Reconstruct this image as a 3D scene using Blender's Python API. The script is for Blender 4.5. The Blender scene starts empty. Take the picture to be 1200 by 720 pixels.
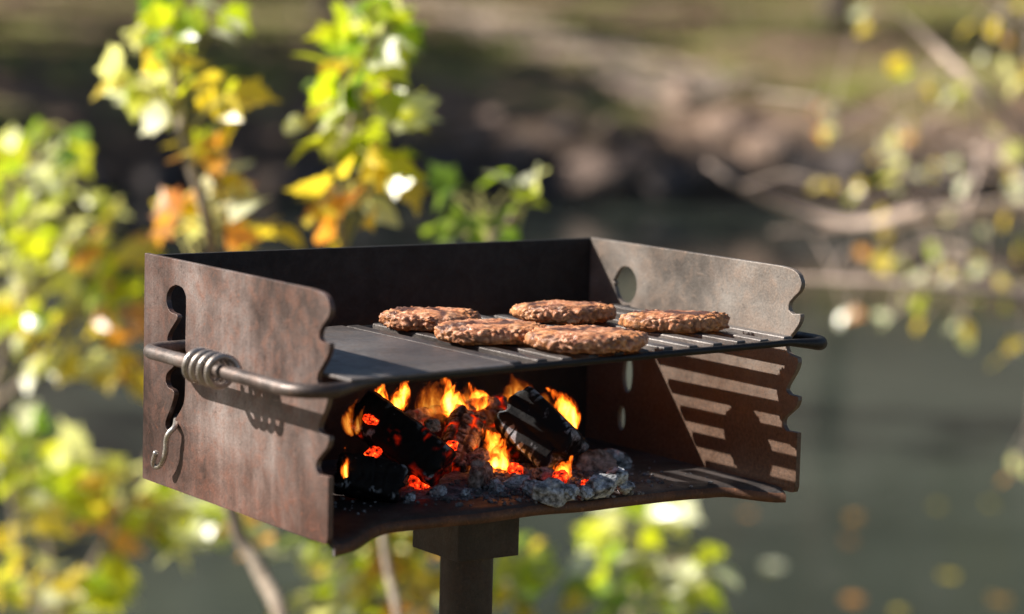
import bpy, bmesh, math, random
from mathutils import Vector, Matrix, noise
random.seed(11)
S = bpy.context.scene
COL = S.collection
# ------------------------------------------------------------------ camera
Z0 = 0.85                                   # firebox floor above the ground
FPX = 3091.6                                # focal length in photo pixels (1200 wide)
YAW, PITCH, ROLL = 0.601, -0.1164, 0.024
CAM = Vector((-1.0793, -1.8331, 0.4486 + Z0))
cy, sy, cp, sp, cr, sr = (math.cos(YAW), math.sin(YAW), math.cos(PITCH), math.sin(PITCH), math.cos(ROLL), math.sin(ROLL))
FWD = Vector((sy*cp, cy*cp, sp)); _r = Vector((cy, -sy, 0)); _u = _r.cross(FWD)
RIGHT = _r*cr + _u*sr; UP = -_r*sr + _u*cr
cd = bpy.data.cameras.new('camera'); cam = bpy.data.objects.new('camera', cd); COL.objects.link(cam)
cam.matrix_world = Matrix(((RIGHT.x, UP.x, -FWD.x, CAM.x), (RIGHT.y, UP.y, -FWD.y, CAM.y), (RIGHT.z, UP.z, -FWD.z, CAM.z), (0, 0, 0, 1)))
cd.sensor_width = 36; cd.lens = FPX*36/1200; cd.clip_start = 0.05; cd.clip_end = 3000
cd.dof.use_dof = True; cd.dof.focus_distance = 2.40; cd.dof.aperture_fstop = 3.0
S.camera = cam
# ------------------------------------------------------------------ light
SUN = Vector((1, -0.78, -0.86)).normalized()          # the way the light travels
w = bpy.data.worlds.new('World'); S.world = w; w.use_nodes = True
nt = w.node_tree; bg = nt.nodes['Background']
sky = nt.nodes.new('ShaderNodeTexSky'); sky.sky_type = 'NISHITA'; sky.sun_disc = False
sky.sun_elevation = math.asin(-SUN.z); sky.sun_rotation = math.atan2(-SUN.x, -SUN.y)
nt.links.new(sky.outputs[0], bg.inputs[0]); bg.inputs[1].default_value = 0.05
sl = bpy.data.lights.new('sun', 'SUN'); sl.energy = 5.0; sl.angle = math.radians(0.5); sl.color = (1, 0.93, 0.83)
so = bpy.data.objects.new('sun', sl); COL.objects.link(so)
so.rotation_euler = SUN.to_track_quat('-Z', 'Y').to_euler(); so.location = (-20, 15, 25)
S.view_settings.view_transform = 'Standard'; S.view_settings.look = 'None'
S.view_settings.exposure = 1.0; S.view_settings.gamma = 1
S.render.engine = 'CYCLES'
S.cycles.max_bounces = 8; S.cycles.transparent_max_bounces = 16
S.cycles.caustics_reflective = False; S.cycles.caustics_refractive = False

# ------------------------------------------------------------------ helpers
def ray(u, v): return FWD + RIGHT*((u-600)/FPX) - UP*((v-360)/FPX)
def on(u, v, ax, val):                       # where the sight line through (u,v) meets a plane of the firebox frame
    d = ray(u, v); val = val + (Z0 if ax == 2 else 0)
    return CAM + d*((val-CAM[ax])/d[ax])
def far(u, v, dist):                         # a point at that distance along the view
    return CAM + ray(u, v)*dist
FH = Vector((sy, cy, 0)); RH = Vector((cy, -sy, 0)); C0 = Vector((CAM.x, CAM.y, 0))
def uv(u, v, z=0): return C0 + RH*u + FH*v + Vector((0, 0, z))
WATER = -0.70

def tag(o, label=None, cat=None, group=None, kind=None):
    if label: o['label'] = label
    if cat: o['category'] = cat
    if group: o['group'] = group
    if kind: o['kind'] = kind
    return o
def empty(name, loc, label, cat, group=None):
    o = bpy.data.objects.new(name, None); COL.objects.link(o); o.location = loc; o.empty_display_size = .1
    return tag(o, label, cat, group)
class MB:
    def __init__(s): s.v = []; s.f = []
    def add(s, vs, fs):
        n = len(s.v); s.v += [tuple(p) for p in vs]; s.f += [tuple(i+n for i in f) for f in fs]
    def box(s, a, b, T=None):
        x0, y0, z0 = a; x1, y1, z1 = b
        vs = [Vector(p) for p in ((x0,y0,z0),(x1,y0,z0),(x1,y1,z0),(x0,y1,z0),(x0,y0,z1),(x1,y0,z1),(x1,y1,z1),(x0,y1,z1))]
        if T: vs = [T(p) for p in vs]
        s.add(vs, [(0,3,2,1),(4,5,6,7),(0,1,5,4),(1,2,6,5),(2,3,7,6),(3,0,4,7)])
    def tube(s, pts, rads, seg=8, cap=True, closed=False, squash=None):
        pts = [Vector(p) for p in pts]; n = len(pts)
        if not hasattr(rads, '__len__'): rads = [rads]*n
        vs = []; prev = None
        for i, p in enumerate(pts):
            if closed: t = pts[(i+1) % n]-pts[i-1]
            else: t = pts[min(i+1, n-1)]-pts[max(i-1, 0)]
            t = t.normalized() if t.length > 1e-9 else Vector((0, 0, 1))
            if prev is None:
                a = Vector((0, 0, 1)) if abs(t.z) < .9 else Vector((1, 0, 0)); x = (a-t*a.dot(t)).normalized()
            else: x = (prev-t*prev.dot(t)).normalized()
            prev = x; y = t.cross(x)
            for k in range(seg):
                an = 2*math.pi*k/seg
                vs.append(p+(x*math.cos(an)+y*math.sin(an))*rads[i])
        fs = []
        m = n if closed else n-1
        for i in range(m):
            for k in range(seg):
                a = i*seg+k; b = i*seg+(k+1) % seg; j = ((i+1) % n)*seg
                fs.append((a, b, j+(k+1) % seg, j+k))
        if cap and not closed:
            fs.append(tuple(range(seg-1, -1, -1))); fs.append(tuple(range((n-1)*seg, n*seg)))
        s.add(vs, fs)
    def mesh(s, name):
        me = bpy.data.meshes.new(name); me.from_pydata(s.v, [], s.f); me.validate(); me.update(); return me
    def build(s, name, mat, parent=None, loc=None, smooth=False, bevel=0):
        o = link(name, s.mesh(name), mat, parent, loc)
        if smooth:
            for p in o.data.polygons: p.use_smooth = True
        if bevel: bev(o, bevel)
        return o
def bev(o, wd, seg=2):
    m = o.modifiers.new('bevel', 'BEVEL'); m.width = wd; m.segments = seg; m.limit_method = 'ANGLE'; m.angle_limit = math.radians(35)
def link(name, me, mat, parent=None, loc=None):
    o = bpy.data.objects.new(name, me); COL.objects.link(o)
    if mat is not None and not me.materials: me.materials.append(mat)
    if parent: o.parent = parent
    if loc is not None: o.location = loc
    return o
def smoothpath(pts, n=6):
    P = [Vector(p) for p in pts]; out = []
    for i in range(len(P)-1):
        p0 = P[max(i-1, 0)]; p1 = P[i]; p2 = P[i+1]; p3 = P[min(i+2, len(P)-1)]
        for k in range(n):
            t = k/n
            out.append(.5*((2*p1)+(p2-p0)*t+(2*p0-5*p1+4*p2-p3)*t*t+(3*p1-p0-3*p2+p3)*t**3))
    return out+[P[-1]]

# ------------------------------------------------------------------ materials
class NT:
    def __init__(s, name):
        s.m = bpy.data.materials.new(name); s.m.use_nodes = True; s.t = s.m.node_tree; s.t.nodes.clear()
        s.out = s.n('ShaderNodeOutputMaterial')
    def n(s, ty, **kw):
        nd = s.t.nodes.new(ty)
        for k, v in kw.items():
            if k[0] == '_': setattr(nd, k[1:], v)
            else: s.set(nd, k.replace('__', ' '), v)
        return nd
    def set(s, nd, k, v):
        i = nd.inputs[int(k[1:])] if k[0] == 'i' and k[1:].isdigit() else nd.inputs[k]
        if isinstance(v, bpy.types.NodeSocket): s.t.links.new(v, i)
        else: i.default_value = v
    def coord(s, scale=(1, 1, 1), what='Object'):
        c = s.n('ShaderNodeTexCoord'); mp = s.n('ShaderNodeMapping', Vector=c.outputs[what], Scale=scale); return mp.outputs[0]
    def noise(s, vec, sc, det=6, rough=.6, dist=0):
        return s.n('ShaderNodeTexNoise', Vector=vec, Scale=sc, Detail=det, Roughness=rough, Distortion=dist).outputs[0]
    def ramp(s, fac, stops, interp='LINEAR'):
        r = s.n('ShaderNodeValToRGB', Fac=fac); cr_ = r.color_ramp; cr_.interpolation = interp
        while len(cr_.elements) < len(stops): cr_.elements.new(.5)
        for e, (p, c) in zip(cr_.elements, stops):
            e.position = p; e.color = (c, c, c, 1) if not hasattr(c, '__len__') else tuple(c)+(1,)
        return r.outputs[0]
    def mix(s, fac, a, b, mode='MIX'):
        m = s.n('ShaderNodeMix', _data_type='RGBA', _blend_type=mode)
        for i, v in ((0, fac), (6, a), (7, b)):
            if isinstance(v, bpy.types.NodeSocket): s.t.links.new(v, m.inputs[i])
            else: m.inputs[i].default_value = v if i == 0 else (tuple(v)+(1,) if len(v) == 3 else v)
        return m.outputs[2]
    def math(s, op, a, b=0.):
        m = s.n('ShaderNodeMath', _operation=op); s.set(m, 'i0', a); s.set(m, 'i1', b); return m.outputs[0]
    def bump(s, h, strength=.5, dist=.002):
        return s.n('ShaderNodeBump', Height=h, Strength=strength, Distance=dist).outputs[0]
    def pbsdf(s, **kw): return s.n('ShaderNodeBsdfPrincipled', **kw)
    def done(s, sh):
        s.t.links.new(sh.outputs[0] if hasattr(sh, 'outputs') else sh, s.out.inputs[0]); return s.m

def steel(name, dark, mid, light, rust, rustamt=.5, rough=.5, metal=.25, streak=(26, 26, 5), soot=None, scratch=.30):
    t = NT(name); o = t.coord()
    a = t.noise(o, 9, 8, .65, .4); st = t.noise(t.coord(streak), 1.0, 5, .6); scr = t.noise(t.coord((170, 170, 7)), 1.0, 3, .6); big = t.noise(o, 6.5, 3, .5, .5); fine = t.noise(o, 420, 3, .7); mid_n = t.noise(o, 55, 6, .7, .6)
    base = t.ramp(t.math('ADD', t.math('MULTIPLY', a, .72), t.math('MULTIPLY', st, .28)), [(.37, dark), (.5, mid), (.64, light)])
    base = t.mix(t.math('MULTIPLY', t.ramp(mid_n, [(.45, 0.), (.7, 1.)]), rustamt), base, rust)
    base = t.mix(.55, base, t.ramp(fine, [(.25, (.35, .33, .32)), (.5, (.95, .95, .95)), (.75, (1.5, 1.45, 1.4))]), 'MULTIPLY')
    base = t.mix(scratch, base, t.ramp(scr, [(.33, (.62, .6, .6)), (.5, (1., 1., 1.)), (.68, (1.25, 1.25, 1.27))]), 'MULTIPLY')
    base = t.mix(.75, base, t.ramp(big, [(.36, (.48, .42, .40)), (.56, (1.08, 1.06, 1.05))]), 'MULTIPLY')
    spk = t.noise(o, 150, 4, .75, .3)
    base = t.mix(t.math('MULTIPLY', t.ramp(spk, [(.60, 0.), (.68, 1.)]), rustamt), base, tuple(c*1.35 for c in rust))
    base = t.mix(t.ramp(spk, [(.32, .6), (.40, 0.)]), base, tuple(c*.7 for c in dark))
    if soot:
        base = soot(t, base)
    pits = t.math('ADD', t.math('MULTIPLY', fine, .5), mid_n)
    return t.done(t.pbsdf(Base__Color=base, Metallic=metal, Roughness=t.ramp(mid_n, [(.3, rough-.1), (.75, rough+.2)]), Normal=t.bump(pits, .45, .0015)))

M = {}
def wall_tone(t, base):                     # browner rust along the bottom, darker toward the back edge
    sp_ = t.n('ShaderNodeSeparateXYZ', Vector=t.coord()).outputs
    n = t.noise(t.coord(), 16, 5, .65)
    lowf = t.ramp(t.math('ADD', t.math('MULTIPLY', sp_[2], 7.), t.math('MULTIPLY', n, .55)), [(.32, .75), (.85, 0.)])
    back = t.ramp(t.math('ADD', t.math('MULTIPLY', sp_[1], 4.), t.math('MULTIPLY', n, .35)), [(1.12, 0.), (1.42, .7)]) if 0 else t.ramp(t.math('SUBTRACT', t.math('ADD', t.math('MULTIPLY', sp_[1], 4.), t.math('MULTIPLY', n, .35)), .7), [(.38, 0.), (.72, .7)])
    return t.mix(back, t.mix(lowf, base, t.mix(1., base, (.88, .66, .58), 'MULTIPLY')), t.mix(1., base, (.55, .47, .45), 'MULTIPLY'))
M['rust_wall'] = steel('weathered rust steel', (.045, .031, .028), (.15, .112, .102), (.31, .262, .248), (.20, .092, .06), .7, .38, .25, (26, 26, 5), wall_tone)
def rust_low(t, base):                       # grey above, browner where the heat sits
    z = t.n('ShaderNodeSeparateXYZ', Vector=t.coord()).outputs[2]
    f = t.ramp(t.math('ADD', t.math('MULTIPLY', z, 4.2), t.math('MULTIPLY', t.noise(t.coord(), 14, 4), .3)), [(.35, 1.), (.85, 0.)])
    return t.mix(t.math('MULTIPLY', f, .85), base, t.ramp(t.noise(t.coord(), 260, 3, .7), [(.3, (.05, .026, .016)), (.7, (.155, .085, .052))]))
M['grey_wall'] = steel('grey heat worn steel', (.10, .088, .078), (.175, .155, .138), (.28, .255, .23), (.24, .16, .11), .45, .45, .25, (30, 30, 30), rust_low, 0.)
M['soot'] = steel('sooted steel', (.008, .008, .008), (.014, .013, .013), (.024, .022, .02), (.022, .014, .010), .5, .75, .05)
M['floor'] = steel('sooty ash floor steel', (.02, .018, .018), (.04, .036, .037), (.09, .083, .085), (.10, .05, .03), .35, .6, .1, (30, 6, 30))
M['lip'] = steel('rusty floor lip', (.05, .024, .014), (.12, .055, .03), (.2, .1, .055), (.24, .10, .045), .7, .6, .2)
M['post'] = steel('dark painted post steel', (.024, .017, .014), (.046, .034, .027), (.08, .06, .048), (.085, .045, .026), .4, .5, .3)
M['rod'] = steel('worn steel rod', (.08, .068, .064), (.15, .13, .122), (.25, .225, .21), (.22, .12, .08), .35, .38, .7)
def rod_shade(t, base):  # shadowed side of the rod painted in as black, inside the left wall
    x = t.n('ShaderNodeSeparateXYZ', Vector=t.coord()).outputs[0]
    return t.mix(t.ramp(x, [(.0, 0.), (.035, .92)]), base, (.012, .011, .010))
M['rod'] = steel('worn steel rod, sooty over the fire', (.08, .068, .064), (.15, .13, .122), (.25, .225, .21), (.22, .12, .08), .35, .42, .6, (60, 60, 9), rod_shade)
M['coil'] = steel('bright worn coil steel', (.26, .24, .22), (.46, .43, .40), (.64, .61, .58), (.22, .13, .09), .2, .3, .75)
M['bar'] = steel('seasoned grate steel', (.06, .055, .053), (.13, .122, .12), (.24, .225, .215), (.10, .07, .055), .4, .42, .4, (60, 8, 60))
M['plate'] = steel('seasoned griddle steel', (.12, .11, .108), (.17, .158, .155), (.23, .215, .205), (.11, .075, .055), .6, .38, .35, (12, 4, 12))

def char_mat(name, dark, ash, ember=0, brown=None):
    t = NT(name); o = t.coord(); a = t.n('ShaderNodeAttribute', _attribute_name='ash').outputs[2]
    n1 = t.noise(o, 60, 6, .65); n2 = t.noise(o, 300, 4, .7)
    d = dark if not brown else t.mix(t.ramp(n1, [(.4, 0.), (.6, 1.)]), dark, brown)
    f = t.ramp(t.math('MULTIPLY', a, t.ramp(n1, [(.32, .15), (.62, 1.5)])), [(.25, 0.), (.75, 1.)])
    col = t.mix(f, d, t.mix(t.ramp(n2, [(.35, 0.), (.65, 1.)]), tuple(c*.35 for c in ash), tuple(c*1.35 for c in ash)))
    p = t.pbsdf(Base__Color=col, Roughness=t.mix(f, (.62,)*3, (.95,)*3), Normal=t.bump(t.math('ADD', n1, t.math('MULTIPLY', n2, .5)), .4, .0022))
    p.inputs['Specular IOR Level'].default_value = .12
    if ember:
        e = t.n('ShaderNodeAttribute', _attribute_name='ember').outputs[2]
        e = t.math('MULTIPLY', e, t.ramp(t.noise(o, 45, 3), [(.4, 0.), (.65, 1.)]))
        t.set(p, 'Emission Color', t.ramp(e, [(0., (.9, .02, .0)), (.9, (1., .16, .01))])); t.set(p, 'Emission Strength', t.math('MULTIPLY', e, ember))
    return t.done(p)
M['char'] = char_mat('black charred wood', (.008, .008, .009), (.30, .33, .37), 4)
M['brown_char'] = char_mat('scorched brown wood', (.03, .018, .013), (.34, .27, .24), 5, (.17, .085, .055))
M['ash_coal'] = char_mat('ash covered charcoal', (.03, .03, .033), (.50, .53, .58), 0)
t = NT('glowing ember'); o = t.coord(); n1 = t.noise(o, 150, 6, .65)
p = t.pbsdf(Base__Color=(.05, .03, .025, 1), Roughness=.9, Normal=t.bump(n1, .8, .003))
t.set(p, 'Emission Color', t.ramp(n1, [(.35, (.8, .01, .0)), (.58, (1., .045, .006)), (.8, (1., .2, .02))])); t.set(p, 'Emission Strength', t.ramp(n1, [(.38, .0), (.52, .9), (.70, 2.8)]))
M['ember'] = t.done(p)
t = NT('loose ash'); o = t.coord(); n1 = t.noise(o, 120, 6, .7)
M['ash'] = t.done(t.pbsdf(Base__Color=t.ramp(n1, [(.3, (.04, .038, .04)), (.5, (.16, .155, .16)), (.72, (.40, .40, .43))]), Roughness=.95, Normal=t.bump(n1, .8, .003)))

def flame_mat(name, st):
    t = NT(name)
    z = t.n('ShaderNodeAttribute', _attribute_name='tip').outputs[2]
    lw = t.n('ShaderNodeLayerWeight', Blend=.5).outputs[1]                # thin gas at the rim, thick in the middle
    body = t.math('POWER', t.math('SUBTRACT', 1., lw), 3.)
    wisp = t.noise(t.coord((85, 85, 24)), 1.0, 5, .6, 1.6)
    h = t.math('ADD', t.math('MULTIPLY', body, .95), t.math('MULTIPLY', t.math('SUBTRACT', wisp, .5), 2.3))
    h = t.math('SUBTRACT', h, t.ramp(z, [(0., .42), (.15, .06), (.5, .16), (1., .75)]))
    h = t.math('MULTIPLY', h, t.ramp(body, [(0., 0.), (.22, 1.)]))
    hot = t.math('POWER', t.math('MAXIMUM', h, 0.), 1.5)
    em = t.n('ShaderNodeEmission', Color=t.ramp(hot, [(0., (1., .10, .004)), (.35, (1., .22, .014)), (.9, (1., .40, .05))]), Strength=t.math('MULTIPLY', hot, st))
    tr = t.n('ShaderNodeBsdfTransparent')
    return t.done(t.n('ShaderNodeAddShader', i0=em.outputs[0], i1=tr.outputs[0]))
M['flame'] = flame_mat('yellow flame', 3.2)
M['dim_flame'] = flame_mat('dim orange flame', .30)

t = NT('grilled minced beef'); o = t.coord(); a = t.n('ShaderNodeAttribute', _attribute_name='bump').outputs[2]
n1 = t.noise(o, 34, 6, .65, .8); n2 = t.noise(o, 210, 4, .65); n3 = t.noise(o, 90, 5, .6); n4 = t.noise(o, 22, 4, .6, .4)
wpos = t.n('ShaderNodeNewGeometry').outputs['Position']; n5 = t.noise(wpos, 26, 4, .6, .6)
c = t.ramp(n2, [(.3, (.23, .078, .042)), (.5, (.55, .225, .115)), (.68, (.76, .44, .27))])
c = t.mix(t.ramp(n4, [(.42, 0.), (.62, .85)]), c, t.ramp(n2, [(.3, (.34, .11, .035)), (.7, (.74, .33, .12))]))
c = t.mix(t.ramp(n3, [(.55, 0.), (.7, .7)]), c, (.70, .42, .27))
top = t.n('ShaderNodeSeparateXYZ', Vector=t.n('ShaderNodeNewGeometry').outputs['Normal']).outputs[2]
c = t.mix(t.math('MULTIPLY', t.ramp(n5, [(.50, 0.), (.58, .92)]), t.ramp(top, [(.3, .25), (.7, 1.)])), c, (.055, .024, .02))
c = t.mix(t.ramp(a, [(.05, .7), (.35, 0.)]), c, (.08, .026, .015))
M['meat'] = t.done(t.pbsdf(Base__Color=c, Roughness=t.ramp(n3, [(.35, .30), (.65, .58)]), Subsurface__Weight=0.0, Normal=t.bump(t.math('ADD', n2, n3), .55, .0025)))

def leaf_mat(name, a, b, tr=.5):
    t = NT(name); rnd = t.n('ShaderNodeObjectInfo').outputs['Random']
    n = t.noise(t.coord(), 30, 3)
    c = t.mix(t.math('ADD', t.math('MULTIPLY', rnd, .8), t.math('MULTIPLY', t.math('SUBTRACT', n, .5), .6)), a, b)
    p = t.pbsdf(Base__Color=c, Roughness=.30); p.inputs['Specular IOR Level'].default_value = .9
    tl = t.n('ShaderNodeBsdfTranslucent', Color=t.mix(1., c, (1.5, 1.45, .7), 'MULTIPLY'))
    return t.done(t.n('ShaderNodeMixShader', i0=tr, i1=p.outputs[0], i2=tl.outputs[0]))
LEAFM = {'g': leaf_mat('green leaf', (.14, .27, .025), (.32, .44, .04)), 'y': leaf_mat('yellow green leaf', (.38, .50, .025), (.66, .66, .045)),
         'o': leaf_mat('orange leaf', (.66, .26, .06), (.74, .44, .10)), 'Y': leaf_mat('yellow leaf', (.66, .50, .04), (.78, .64, .10)),
         'p': leaf_mat('pale glare leaf', (.72, .76, .46), (.86, .86, .66), .4)}  # whitish leaf colour painted in for sun glare
def bark_mat(name, a, b, sc=(20, 20, 4)):
    t = NT(name); n = t.noise(t.coord(sc), 1., 6, .65, .3)
    return t.done(t.pbsdf(Base__Color=t.ramp(n, [(.3, a), (.7, b)]), Roughness=.85, Normal=t.bump(n, .7, .02)))
M['twig'] = bark_mat('pale twig bark', (.22, .165, .12), (.48, .40, .31), (60, 60, 20))
M['petiole'] = bark_mat('yellow green leaf stalks', (.30, .28, .08), (.45, .42, .15))
M['bark'] = bark_mat('grey brown bark', (.045, .034, .027), (.13, .10, .08))
M['branch'] = bark_mat('bleached pinkish branch bark', (.50, .36, .29), (.80, .65, .55), (30, 30, 30))

# ------------------------------------------------------------------ ground, water
def sm(a, b, x):
    x = max(0., min(1., (x-a)/(b-a))); return x*x*(3-2*x)
def nz(x, y, s, seed=0): return noise.noise(Vector((x*s, y*s, seed)))
def shore_far(u): return 25.6+0.9*nz(u, 0, .22, 3)+0.5*nz(u, 0, .7, 8)
def height(u, v):
    near_edge = 6.9+.35*nz(u, 0, .5, 1)+7.5*sm(0., 2.6, u-.194*max(v, 0)-1.1)+32*sm(0, 2.2, -u-.194*max(v, 0)-2.2)+26*sm(6, 30, abs(u+1)-3)  # left-hand land added to carry the unseen shade trees
    z = -.06*sm(2.6, 3.4, v)-1.35*sm(3.2, near_edge+1.6, v)
    sf = shore_far(u)
    up = 1.45*sm(sf-.9, sf+1.0, v)+.45*sm(sf+.6, sf+3., v)+.055*max(0, v-sf-2)+(0.0034+.0022*sm(-1., -12., u))*max(0, v-sf-14)**2*(v < 400)  # steeper left hill added out of view to darken the creek's reflection
    f = sm(sf-6, sf-.5, v)
    z = z*(1-f)+(-1.41)*f+up
    if v > 120: z = min(z, 19+17*sm(-1., -17., u)+.02*(v-120))  # unseen left hill kept taller so the creek mirrors less sky
    return z+.05*nz(u, v, .8, 5)+.02*nz(u, v, 3., 6)
def axis(parts):
    out = []
    for a, b, st in parts:
        n = max(1, round((b-a)/st)); out += [a+(b-a)*i/n for i in range(n)]
    return out+[parts[-1][1]]
us = axis([(-400, -60, 40), (-60, -14, 2.3), (-14, 14, .28), (14, 60, 2.3), (60, 400, 40)])
vs_ = axis([(-120, -12, 18), (-12, 0, 1.5), (0, 9, .3), (9, 22, 1.3), (22, 40, .25), (40, 70, 1.), (70, 140, 6), (140, 700, 70)])
gm = MB()
gm.v = [tuple(uv(u, v, height(u, v))) for v in vs_ for u in us]
nu = len(us)
gm.f = [(j*nu+i, j*nu+i+1, (j+1)*nu+i+1, (j+1)*nu+i) for j in range(len(vs_)-1) for i in range(nu-1)]
t = NT('bank soil leaf litter and grass'); g = t.coord()
n1 = t.noise(g, .55, 5, .6, .5); n2 = t.noise(g, 3.5, 6, .65); n3 = t.noise(g, 22, 5, .7)
soil = t.ramp(n2, [(.3, (.045, .026, .016)), (.5, (.19, .115, .072)), (.72, (.46, .32, .22))])
grass = t.ramp(n3, [(.3, (.11, .14, .022)), (.55, (.34, .34, .065)), (.75, (.56, .47, .19))])
c = t.mix(t.ramp(n1, [(.50, 0.), (.60, .85)]), soil, grass)
z = t.n('ShaderNodeSeparateXYZ', Vector=g).outputs[2]
c = t.mix(t.ramp(t.math('ADD', z, t.math('MULTIPLY', n2, .5)), [(0., 1.), (.45, 0.)]), c, t.ramp(n3, [(.3, (.018, .013, .010)), (.7, (.12, .08, .058))]))  # low ledge soil colour darkened to deepen the bank's shade
c = t.mix(t.ramp(t.math('MULTIPLY', z, .1), [(.25, 0.), (.42, 1.)]), c, t.ramp(n2, [(.3, (.024, .020, .014)), (.7, (.075, .060, .038))]))   # unseen hillside toned as dark woods to darken the water's reflection
M['ground'] = t.done(t.pbsdf(Base__Color=c, Roughness=.95, Normal=t.bump(t.math('ADD', n2, n3), .8, .06)))
tag(gm.build('ground', M['ground'], smooth=True), 'sloping creek banks of soil, leaf litter and grass', kind='structure')
t = NT('murky creek water'); g = t.coord((.55, 1., 1.))
rip = t.math('ADD', t.noise(g, 2.2, 3, .55, .4), t.math('MULTIPLY', t.noise(g, 9., 2, .5), .25))
mur = t.noise(t.coord(), .45, 4, .6)
M['water'] = t.done(t.pbsdf(Base__Color=t.ramp(mur, [(.3, (.030, .036, .030)), (.7, (.072, .086, .068))]), Roughness=.07, IOR=1.33, Normal=t.bump(rip, .09, .06)))
wm = MB()
wm.add([uv(-90, 2.5, WATER), uv(90, 2.5, WATER), uv(90, 31, WATER), uv(-90, 31, WATER)], [(0, 1, 2, 3)])
tag(wm.build('water', M['water']), 'murky grey green creek water between the banks', kind='structure')

# ------------------------------------------------------------------ leaves
def leaf_mesh(name, kind, mat, size=1.):
    if kind == 0: out = [(.0, .0), (.20, .10), (.42, .22), (.36, .34), (.50, .56), (.30, .58), (.22, .74), (.10, .80), (0., 1.05)]
    elif kind == 1: out = [(0, 0), (.16, .10), (.27, .28), (.30, .46), (.24, .66), (.12, .86), (0, 1.0)]
    else: out = [(0, 0), (.14, .16), (.20, .40), (.17, .64), (.08, .86), (0, 1.05)]
    m = MB(); n = len(out)
    z = lambda x, y: .28*abs(x)-.22*y*y
    mids = [(0, y*size, z(0, y)*size) for x, y in out]
    for s_ in (1, -1):
        edge = [(s_*x*size, y*size, z(x, y)*size) for x, y in out]
        fs = []
        for i in range(n-1):
            q = (i, i+1, n+i+1, n+i) if s_ < 0 else (i, n+i, n+i+1, i+1)
            fs.append(q)
        m.add(mids+edge, fs)
    me = m.mesh(name); me.materials.append(mat)
    bm = bmesh.new(); bm.from_mesh(me); bmesh.ops.remove_doubles(bm, verts=bm.verts, dist=1e-5); bmesh.ops.dissolve_degenerate(bm, edges=bm.edges, dist=1e-6); bm.to_mesh(me); bm.free()
    return me
LEAVES = {(k, c): leaf_mesh('leaf', k, LEAFM[c]) for k in (0, 1, 2) for c in LEAFM}
def leaf_rot(out, flat=.5, sunny=.9):
    d = Vector((out.x, out.y, out.z*.4-.15))+Vector([random.gauss(0, .45) for _ in range(3)])
    d.normalize()
    n = Vector((0, 0, 1))*flat+Vector([random.gauss(0, .55) for _ in range(3)])-SUN*sunny
    n = (n-d*n.dot(d)).normalized(); x = d.cross(n)
    return Matrix((x, d, n)).transposed()
def put_leaf(parent, root, pos, out, size, kind, colr, sunny=.9):
    o = bpy.data.objects.new('leaf', LEAVES[(kind, colr)]); COL.objects.link(o); o.parent = parent
    mat = leaf_rot(out, .5, sunny).to_4x4(); mat.translation = Vector(pos)-root
    o.matrix_local = mat @ Matrix.Scale(size, 4)
    return o

def sapling(name, label, cat, stems, blobs, depth, group, srad=.008, lsize=(.06, .095), kinds=(0, 0, 1), twig='twig'):
    """stems: lists of picture points at DEPTH (first one is carried down to the ground); blobs: (x, y, rx, ry, n, palette)"""
    first = far(*stems[0][0], depth)
    du = (first-C0).dot(RH); dv = (first-C0).dot(FH)
    root = uv(du, dv, height(du, dv)-.03)
    e = empty(name, root, label, cat, group)
    m = MB(); pm = MB(); allp = []
    for k, st in enumerate(stems):
        pts = [far(x, y, depth+.12*math.sin(k*2.1+i)) for i, (x, y) in enumerate(st)]
        if k == 0 or st[0][1] > 740:
            q = pts[0]; du_, dv_ = (q-C0).dot(RH), (q-C0).dot(FH)
            b = Vector((q.x, q.y, height(du_, dv_)-.05)) + (root-first)*0
            if b.z < q.z-.02: pts = [b+(0.25*(root-b) if k else Vector()), ]+pts
        pts = smoothpath(pts, 5); n = len(pts)
        m.tube([p-root for p in pts], [srad*(1-.7*i/n) for i in range(n)], 7)
        allp += pts
    for (x, y, rx, ry, n, pal) in blobs:
        for _ in range(n):
            a = random.uniform(0, 2*math.pi); r = math.sqrt(random.random())
            p = far(x+rx*r*math.cos(a), y+ry*r*math.sin(a), depth+random.uniform(-.22, .22))
            q = min(allp, key=lambda s_: (s_-p).length+max(0, s_.z-p.z)*1.5)
            out = (p-q); out = out if out.length > .01 else Vector((random.gauss(0, 1), random.gauss(0, 1), .2))
            pm.tube([q-root, q.lerp(p, .6)+Vector((0, 0, .01))-root, p-root], [.0022, .0018, .0012], 4, cap=False)
            put_leaf(e, root, p, out.normalized(), random.uniform(*lsize), random.choice(kinds), random.choice(pal))
    st_ = random.getstate(); low = [q for q in allp if (q-CAM).dot(UP)/(q-CAM).dot(FWD) < -.122] or allp[:1]
    for _ in range(14):                     # lower leaves, under the edge of the picture
        q = random.choice(low); out = Vector((random.gauss(0, 1), random.gauss(0, 1), random.gauss(.1, .4))).normalized(); p = q+out*random.uniform(.06, .2)
        if p.z < height((p-C0).dot(RH), (p-C0).dot(FH))+.05 or (p-CAM).dot(UP)/(p-CAM).dot(FWD) > -.122: continue
        pm.tube([q-root, p-root], [.0022, .0012], 4, cap=False); put_leaf(e, root, p, out, random.uniform(*lsize), random.choice(kinds), random.choice('ygyp'))
    random.setstate(st_)
    m.build('stem', M[twig], e, smooth=True); pm.build('twigs', M['petiole'], e, smooth=True)['kind'] = 'stuff'
    return e
SG = 'leafy saplings on the near bank'
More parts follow.
